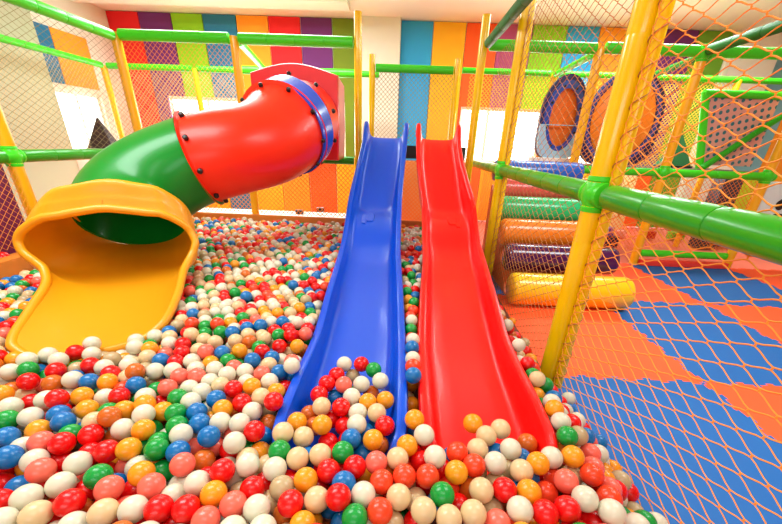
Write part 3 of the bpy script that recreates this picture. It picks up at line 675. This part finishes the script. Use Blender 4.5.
# balls nearest the camera: colour and place, read in crops of (x0, y0) at 5.04 px per px; capitals lie on top
DATA = {
(0, 420): "B55,95 R312,115 R460,90 R520,165 S175,117 b68,205 o160,225 S207,260 W405,215 G508,287 S545,352 r310,205 c320,338 b90,350 W155,392 C180,480 r300,450 d395,450 r415,370 C535,470 W35,495 r30,310 g20,25 w125,10 r20,250 r230,330 d10,440 r560,420 b430,60",
(110, 420): "W75,35 O175,68 w305,80 w405,85 B450,15 B510,85 c375,35 W595,15 s585,115 G220,158 B345,150 O90,165 s85,240 O160,272 g270,260 S358,232 d488,205 w350,325 W445,317 t215,360 W105,450 R255,455 R395,450 O530,380 w590,265 r460,495 S565,475 r520,290 r580,200 r140,345 d35,100 b60,300 r330,510",
(220, 420): "W60,20 R150,45 W90,128 W135,218 w35,262 s35,110 b205,95 o190,155 t110,350 W150,450 c250,400 S30,465 d270,30 C302,80 O385,10 C418,85 G303,155 c205,265 W288,262 r345,310 O427,303 C408,190 C500,185 R548,265 O525,40 r560,110 R358,435 C490,410 o470,505 b235,500 r200,340 c335,520 r500,320 b560,480 d300,490 r30,330",
(330, 420): "W142,5 b210,35 r65,55 B113,85 O212,105 d285,130 G83,155 b165,170 R155,240 S260,215 C330,187 O385,165 W465,110 r490,200 e418,250 E365,288 E497,290 e575,325 r65,255 d70,350 W182,360 E250,330 C335,372 c430,385 t430,330 C467,460 E253,460 c340,490 G570,415 G113,480 r180,450 w195,515 C590,470 b575,220 b500,385 r500,340 d300,270 r20,180 b20,490 r370,440 r400,500",
(440, 420): "O168,20 C237,83 C305,45 C187,160 E88,170 b275,160 W355,155 W260,228 O85,262 t185,262 t340,260 d115,370 C220,362 R338,365 C430,280 d450,120 O485,230 o545,135 W560,200 O475,375 e550,330 W420,460 t275,470 C182,475 R565,445 b410,195 b400,345 c275,310 w160,520 e350,500 r60,400 b480,310 r10,250",
(530, 420): "G160,90 B265,85 O212,190 W335,180 E300,270 R430,355 S197,330 e100,325 R135,450 W360,455 o480,475 b265,410 g235,145 c180,260 G560,515 r210,440 r330,360 r300,510",
(500, 360): "d160,65 G218,130 w265,100 W255,220 W352,200 o310,255 W270,315 W368,295",
(480, 280): "w103,30 B123,78 g127,120 o150,150 o120,185 O175,212 c145,240 r190,265 b170,295 T218,320 c190,355 g220,360 O250,405 o300,440 o265,470",
(0, 330): "w15,30 b30,90 w50,140 g25,172 d75,205 g25,230 w30,265 r130,155 W230,138 R375,115 r462,62 s450,95 b510,92 W470,128 r565,100 w595,130 r300,160 R308,200 g400,190 R455,185 W522,195 o400,140 g185,190 b200,210 g225,235 R138,265 O10,325 s240,280 w315,285 w365,325 B452,262 O565,258 O418,345 c135,330 r165,370 W247,355 o510,360 d60,310 W55,390 G40,455 W155,445 r305,410 r190,485 B320,475 O443,400 C475,465 s200,520 o535,430",
(110, 330): "W145,50 W222,22 w210,80 W298,62 b312,20 R395,15 R375,70 c455,35 g450,65 o268,108 R358,122 C455,105 B258,155 w190,165 W400,158 W100,185 W217,212 W315,205 S355,238 S432,243 c450,190 o70,145 s135,118 w130,100 r80,85 C523,60 G555,10 B565,118 e502,155 W530,200 W590,230 o595,155 B115,278 t215,262 S288,295 R40,335 W178,345 G342,342 b425,308 g440,368 W510,300 B530,350 r600,300 O65,410 t160,435 d245,450 G348,425 w485,405 O575,415 r260,375 d90,240 t20,125",
(210, 330): "c85,35 C130,55 C205,25 o300,20 C272,45 R320,10 w410,45 S490,25 b370,40 R350,82 O440,82 c320,70 O148,108 t205,90 R265,105 b310,130 c405,120 S412,160 B210,160 g140,180 c200,130 C298,172 w355,165 B348,215 W175,212 S262,228 W308,270 b390,260 R108,298 O207,290 C20,295 r350,320 C268,340 s115,355 R170,370 W210,408 t300,395 R370,395 d520,450 r420,300",
(300, 345): "W230,100 R305,100 G370,125 R185,152 t265,152 W310,200 W398,185 R147,200 S222,205 R97,250 b178,258 g255,245 W272,275 d362,240 O335,298 O407,282 C118,318 R208,322 c260,350 C375,352 W295,380 b365,410 R445,415 d70,380 r175,385 r215,430",
}
def on_slide(x, y):
    if y < .95: return None
    for cx in ([(1, -.205), (1.7, -.21), (2.4, -.232), (3.2, -.262), (3.8, -.272), (5, -.22)], [(1, .395), (1.7, .41), (2.3, .442), (3.1, .495), (3.8, .505), (4.2, .468), (5.0, .43)]):
        if abs(x-interp(cx, y)) < .285: return interp(BED, y)
    return None
def surf(x, y):
    """height of the top layer: the heap slopes down towards the net and the slide feet"""
    z = .42
    if x > .70: z -= min(1, (x-.70)/.28)*(.27+.14*min(1, max(0, (y-1.4)/.5)))
    return z
P = []; K = []; PIN = []
for (ox, oy), s in DATA.items():
    for tok in s.split():
        c = tok[0]; a, b = tok[1:].split(','); px, py = ox+float(a)/5.04, oy+float(b)/5.04
        top = c.isupper(); z = .43 if top else .375
        p = onz(z, px, py)
        for _ in range(6):
            zz = surf(p.x, p.y) - (0 if top else .066) + .010
            p = onz(.5*(zz+p.z), px, py)
        if on_slide(p.x, p.y) is not None: p = onz(z-.01, px, py)
        P.append(tuple(p)); K.append(BK.index(c.lower())); PIN.append(1)
nm = len(P)
W_ = [.27, .12, .06, .17, .12, .04, .05, .08, .12, .10]; W_ = [w/sum(W_) for w in W_]
kd = kdtree.KDTree(nm)
for i, p in enumerate(P): kd.insert(p, i)
kd.balance()
pit = 2*R*1.02; rowh = pit*.866
for li, z in enumerate((.42, .355, .29)):
    j = 0; y = .42+ (rowh/3)*li
    while y < 4.94:
        x = -2.93 + (pit/2 if (j+li) % 2 else 0)
        while x < 1.04:
            p = Vector((x+rng.uniform(-.022, .022), y+rng.uniform(-.022, .022), z+rng.uniform(-.028, .028)))
            p.z += surf(p.x, p.y)-.42
            if p.z < .09: x += pit; continue
            x += pit
            u, v, w = proj(p)
            if u < -25 or u > 800 or v > 552: continue
            bz = on_slide(p.x, p.y)
            if bz is not None and p.y < 3.5: continue
            if li == 2 and p.y > 2.6: continue
            q, i_, d = kd.find(p)
            if d < R*1.35: continue
            # ball pit keeps clear below the chute shell
            P.append(tuple(p)); K.append(int(rng.choice(10, p=W_))); PIN.append(0)
        y += rowh; j += 1
P = np.array(P); PIN = np.array(PIN); K = np.array(K)
bv = []
for o in (bedB, bedR, chute_o):
    me = o.data; off = o.parent.location
    bv.append(BVHTree.FromPolygons([v.co+off for v in me.vertices], [p.vertices for p in me.polygons]))
kp = np.ones(len(P), bool)
for i in range(nm, len(P)):
    p = Vector(P[i])
    if p.x < -1.0 and p.y < 3.1:
        up_ = bv[2].ray_cast(p, Vector((0, 0, 1)), .6)[0]; dn_ = bv[2].ray_cast(p, Vector((0, 0, -1)), .6)[0]
        if dn_ is not None or (up_ is not None and up_.z-p.z < .05): kp[i] = False
P = P[kp]; PIN = PIN[kp]; K = K[kp]
def push_out(P, idx):
    for i in idx:
        p = Vector(P[i])
        for b in bv:
            loc, nrm, fi, d = b.find_nearest(p, .06)
            if loc is not None and d < R+.002:
                dv = p-loc
                if dv.dot(nrm) < 0:      # centre inside the shell
                    p = loc + nrm*(R+.003)
                else: p = loc + dv.normalized()*(R+.003)
        P[i] = p
near_sl = [i for i in range(len(P)) if P[i][1] < 3.6 and (-.65 < P[i][0] < .95 or P[i][0] < -1.0 and P[i][1] < 2.9)]
w = np.where(PIN == 1, .25, 1.0)
Zc = P[:, 2].copy()
for it in range(26):
    if it % 3 == 0:
        kd = kdtree.KDTree(len(P))
        for i, p in enumerate(P): kd.insert(p, i)
        kd.balance()
        I = []; Jx = []
        for i, p in enumerate(P):
            for q, j, d in kd.find_range(p, 2*R*1.25):
                if j > i: I.append(i); Jx.append(j)
        I = np.array(I); Jx = np.array(Jx)
    D = P[Jx]-P[I]; L = np.linalg.norm(D, axis=1)+1e-9; ov = np.maximum(0, 2*R*.997-L)
    n = D/L[:, None]; wi = w[I]; wj = w[Jx]; s = (ov/(wi+wj))*.8
    mv = np.zeros_like(P)
    np.add.at(mv, I, -n*(s*wi)[:, None]); np.add.at(mv, Jx, n*(s*wj)[:, None])
    cnt = np.zeros(len(P)); act = ov > 0; np.add.at(cnt, I[act], 1); np.add.at(cnt, Jx[act], 1)
    P += mv/np.maximum(1, cnt*.55)[:, None]
    P[:, 2] += (Zc-P[:, 2])*.06
    P[:, 0] = np.clip(P[:, 0], -2.935, 1.045); P[:, 1] = np.clip(P[:, 1], .30, 4.94)
    for (qx, qy, qr) in ((SX, 2.09, .105), (SX, 4.19, .102)):
        dx = P[:, 0]-qx; dy = P[:, 1]-qy; dd = np.hypot(dx, dy)+1e-9; f = np.maximum(0, qr-dd); P[:, 0] += dx/dd*f; P[:, 1] += dy/dd*f
    if it % 4 == 3 or it > 22: push_out(P, near_sl)
keep = np.ones(len(P), bool)
# drop balls left squeezed into another or into a slide shell
kd = kdtree.KDTree(len(P))
for i, p in enumerate(P): kd.insert(p, i)
kd.balance()
for i in range(len(P)-1, -1, -1):
    if not keep[i]: continue
    if any(j != i and keep[j] and d < 2*R*.87 for q, j, d in kd.find_range(P[i], 2*R*.87)): keep[i] = False; continue
for i in near_sl:
    if keep[i]:
        p = Vector(P[i])
        for b in bv:
            loc, nrm, fi, d = b.find_nearest(p, .3)
            if loc is not None and (d < R*.8): keep[i] = False
P = P[keep]; K = K[keep]; PIN = PIN[keep]
# visible area of each ball (discs into a small depth buffer)
zb = np.full((524, 782), 1e9); ib = np.full((524, 782), -1)
inf = []
for i, p in enumerate(P):
    u, v, wd = proj(p); inf.append((u, v, wd))
    rr = F*R/wd*1.12; x0, x1, y0, y1 = int(u-rr), int(u+rr)+1, int(v-rr), int(v+rr)+1
    x0, y0 = max(0, x0), max(0, y0); x1, y1 = min(781, x1), min(523, y1)
    if x0 > x1 or y0 > y1: continue
    yy, xx = np.mgrid[y0:y1+1, x0:x1+1]; m = ((xx-u)**2+(yy-v)**2 < rr*rr) & (wd < zb[y0:y1+1, x0:x1+1])
    zb[y0:y1+1, x0:x1+1][m] = wd; ib[y0:y1+1, x0:x1+1][m] = i
area = np.bincount(ib[ib >= 0].ravel(), minlength=len(P))
big = list(np.argsort(-area)[:300])
bs = set(big)
print('balls', len(P), 'manual', int(PIN.sum()), 'smallest single', area[big[-1]])
def ico(sub):
    b = bmesh.new(); bmesh.ops.create_icosphere(b, subdivisions=sub, radius=R); return b
protos = []
for k in range(10):
    b = ico(4); me = bpy.data.meshes.new('ball_'+BC[BK[k]][0].replace(' ', '_')); b.to_mesh(me); b.free(); me.materials.append(BM[k]); me.shade_smooth(); protos.append(me)
def zone(u, v):
    p = None
    if u > 545: return 'against the rope net'
    if 300 < u < 398 and v < 432: return 'in the blue slide foot'
    if 418 < u <= 545 and v < 450: return 'in the red slide foot' if v > 400 else 'beside the red slide'
    if u > 470 and v < 420: return 'beside the red slide'
    if 395 <= u <= 420 and v < 450: return 'between both slides'
    if u < 150 and v < 362: return 'at the yellow chute'
    if u < 130: return 'in the left corner' if v > 440 else 'below the yellow chute'
    if v > 490: return 'at the bottom edge'
    if u < 300: return 'left of the blue slide'
    if u < 410: return 'before the blue slide'
    return 'before the red slide'
cn = {k: BC[BK[k]][0] for k in range(10)}
used = {}
order = sorted(big, key=lambda i: -area[i])
for i in order:
    u, v, wd = inf[i]
    best = {}
    for j in order:
        if j == i: continue
        a, b_, _ = inf[j]; dx, dy = a-u, b_-v; dist = math.hypot(dx, dy)
        if dist > 70 or area[j] < 25: continue
        key = ('right' if dx > 0 else 'left') if abs(dx) > abs(dy) else ('below' if dy > 0 else 'above')
        if key not in best or dist < best[key][0]: best[key] = (dist, cn[K[j]])
    me = protos[K[i]]
    o = bpy.data.objects.new('plastic_ball', me); COL.objects.link(o); o.location = P[i]; o.rotation_euler = rng.uniform(0, 6, 3)
    z = zone(u, v); base = '%s ball %s' % (cn[K[i]], z)
    lab = base + ', ' + ', '.join('%s %s' % (best[k][1], k) for k in ('left', 'right', 'above', 'below') if k in best)
    ws = lab.split()
    if len(ws) > 16: lab = base + ', ' + ', '.join('%s %s' % (best[k][1], k) for k in ('left', 'right', 'above') if k in best)
    tag(o, ' '.join(lab.split()[:16]).rstrip(','), 'ball', 'plastic balls in the pit')
# the thousands of others: one countless mass
def mass(ids, sub):
    b = ico(sub); b.verts.ensure_lookup_table(); v0 = np.array([v.co[:] for v in b.verts]); f0 = np.array([[v.index for v in f.verts] for f in b.faces]); b.free()
    n = len(ids); V = (P[ids][:, None, :]+v0[None]).reshape(-1, 3); Fc = (f0[None]+(np.arange(n)*len(v0))[:, None, None]).reshape(-1, 3); M = np.repeat(K[ids], len(f0))
    return V, Fc, M
rest = np.array([i for i in range(len(P)) if i not in bs])
rn = rest[P[rest][:, 1] < 2.8]; rf = rest[P[rest][:, 1] >= 2.8]
V1, F1, M1 = mass(rn, 3); V2, F2, M2 = mass(rf, 2)
V = np.vstack([V1, V2]); Fc = np.vstack([F1, F2+len(V1)]); M = np.concatenate([M1, M2])
me = bpy.data.meshes.new('ball_sea'); me.vertices.add(len(V)); me.vertices.foreach_set('co', V.astype(np.float32).ravel())
me.loops.add(len(Fc)*3); me.loops.foreach_set('vertex_index', Fc.astype(np.int32).ravel())
me.polygons.add(len(Fc)); me.polygons.foreach_set('loop_start', np.arange(0, len(Fc)*3, 3, dtype=np.int32)); me.polygons.foreach_set('loop_total', np.full(len(Fc), 3, dtype=np.int32))
me.polygons.foreach_set('material_index', M.astype(np.int32))
for m in BM: me.materials.append(m)
me.update(calc_edges=True); me.validate(); me.shade_smooth()
o = bpy.data.objects.new('plastic_balls', me); COL.objects.link(o)
tag(o, 'thousands of small multicoloured plastic balls filling the rest of the pit', 'balls', None, 'stuff')
# loose red balls on the ledge at the left
lay = [(-3.22, 2.5), (-3.19, 2.65), (-3.27, 2.73), (-3.17, 2.82), (-3.26, 2.92), (-3.2, 3.02), (-3.3, 2.6)]
nmz = ['first from the left edge', 'second from the left edge', 'third from the left edge', 'fourth from the left edge', 'fifth from the left edge', 'nearest the chute tip', 'in the back row']
for (x, y), nn in zip(lay, nmz):
    o = bpy.data.objects.new('plastic_ball', protos[3]); COL.objects.link(o); o.location = (x, y, .47+R)
    tag(o, 'red ball lying on the orange ledge behind the board, %s' % nn, 'ball', 'red balls on the ledge')

# ---------------------------------------------------------------- light
wd = bpy.data.worlds.new('world'); sc.world = wd; wd.use_nodes = True; nt = wd.node_tree
bg = nt.nodes['Background']; bg.inputs['Color'].default_value = (.93, 1, .95, 1); bg.inputs['Strength'].default_value = 6.0
def area_l(name, loc, rot, sx_, sy_, e, c=(1, 1, 1)):
    l = bpy.data.lights.new(name, 'AREA'); l.shape = 'RECTANGLE'; l.size = sx_; l.size_y = sy_; l.energy = e; l.color = c
    o = bpy.data.objects.new(name, l); COL.objects.link(o); o.location = loc; o.rotation_euler = rot; return o
LC = (.90, 1, 1)
area_l('ceiling_fill', (-2.2, 1.8, 3.46), (0, 0, 0), 2.4, 1.0, 120, LC)  # unseen area lights added below the ceiling to brighten the room
area_l('ceiling_fill', (2.4, 2.0, 3.46), (0, 0, 0), 2.4, 1.0, 120, LC)
area_l('ceiling_fill', (0, -.6, 3.46), (0, 0, 0), 2.4, .8, 30, LC)
area_l('ceiling_fill', (-2.4, 6.0, 3.46), (0, 0, 0), 3.0, .8, 165, LC)
area_l('ceiling_fill', (3.4, 5.9, 3.46), (0, 0, 0), 3.0, .8, 190, LC)
area_l('window_daylight', (-.6, -2.9, 2.1), (math.radians(80), 0, 0), 3.2, 1.2, 45, LC)
for i, (a, b) in enumerate(wins): area_l('window_daylight', ((a+b)/2, WY+.3, 1.7), (math.radians(-90), 0, 0), b-a, 1, 40, (1, .98, .90))
sc.view_settings.view_transform = 'Standard'; sc.view_settings.look = 'None'; sc.view_settings.gamma = 1
sc.view_settings.exposure = -.08; sc.view_settings.use_curve_mapping = False
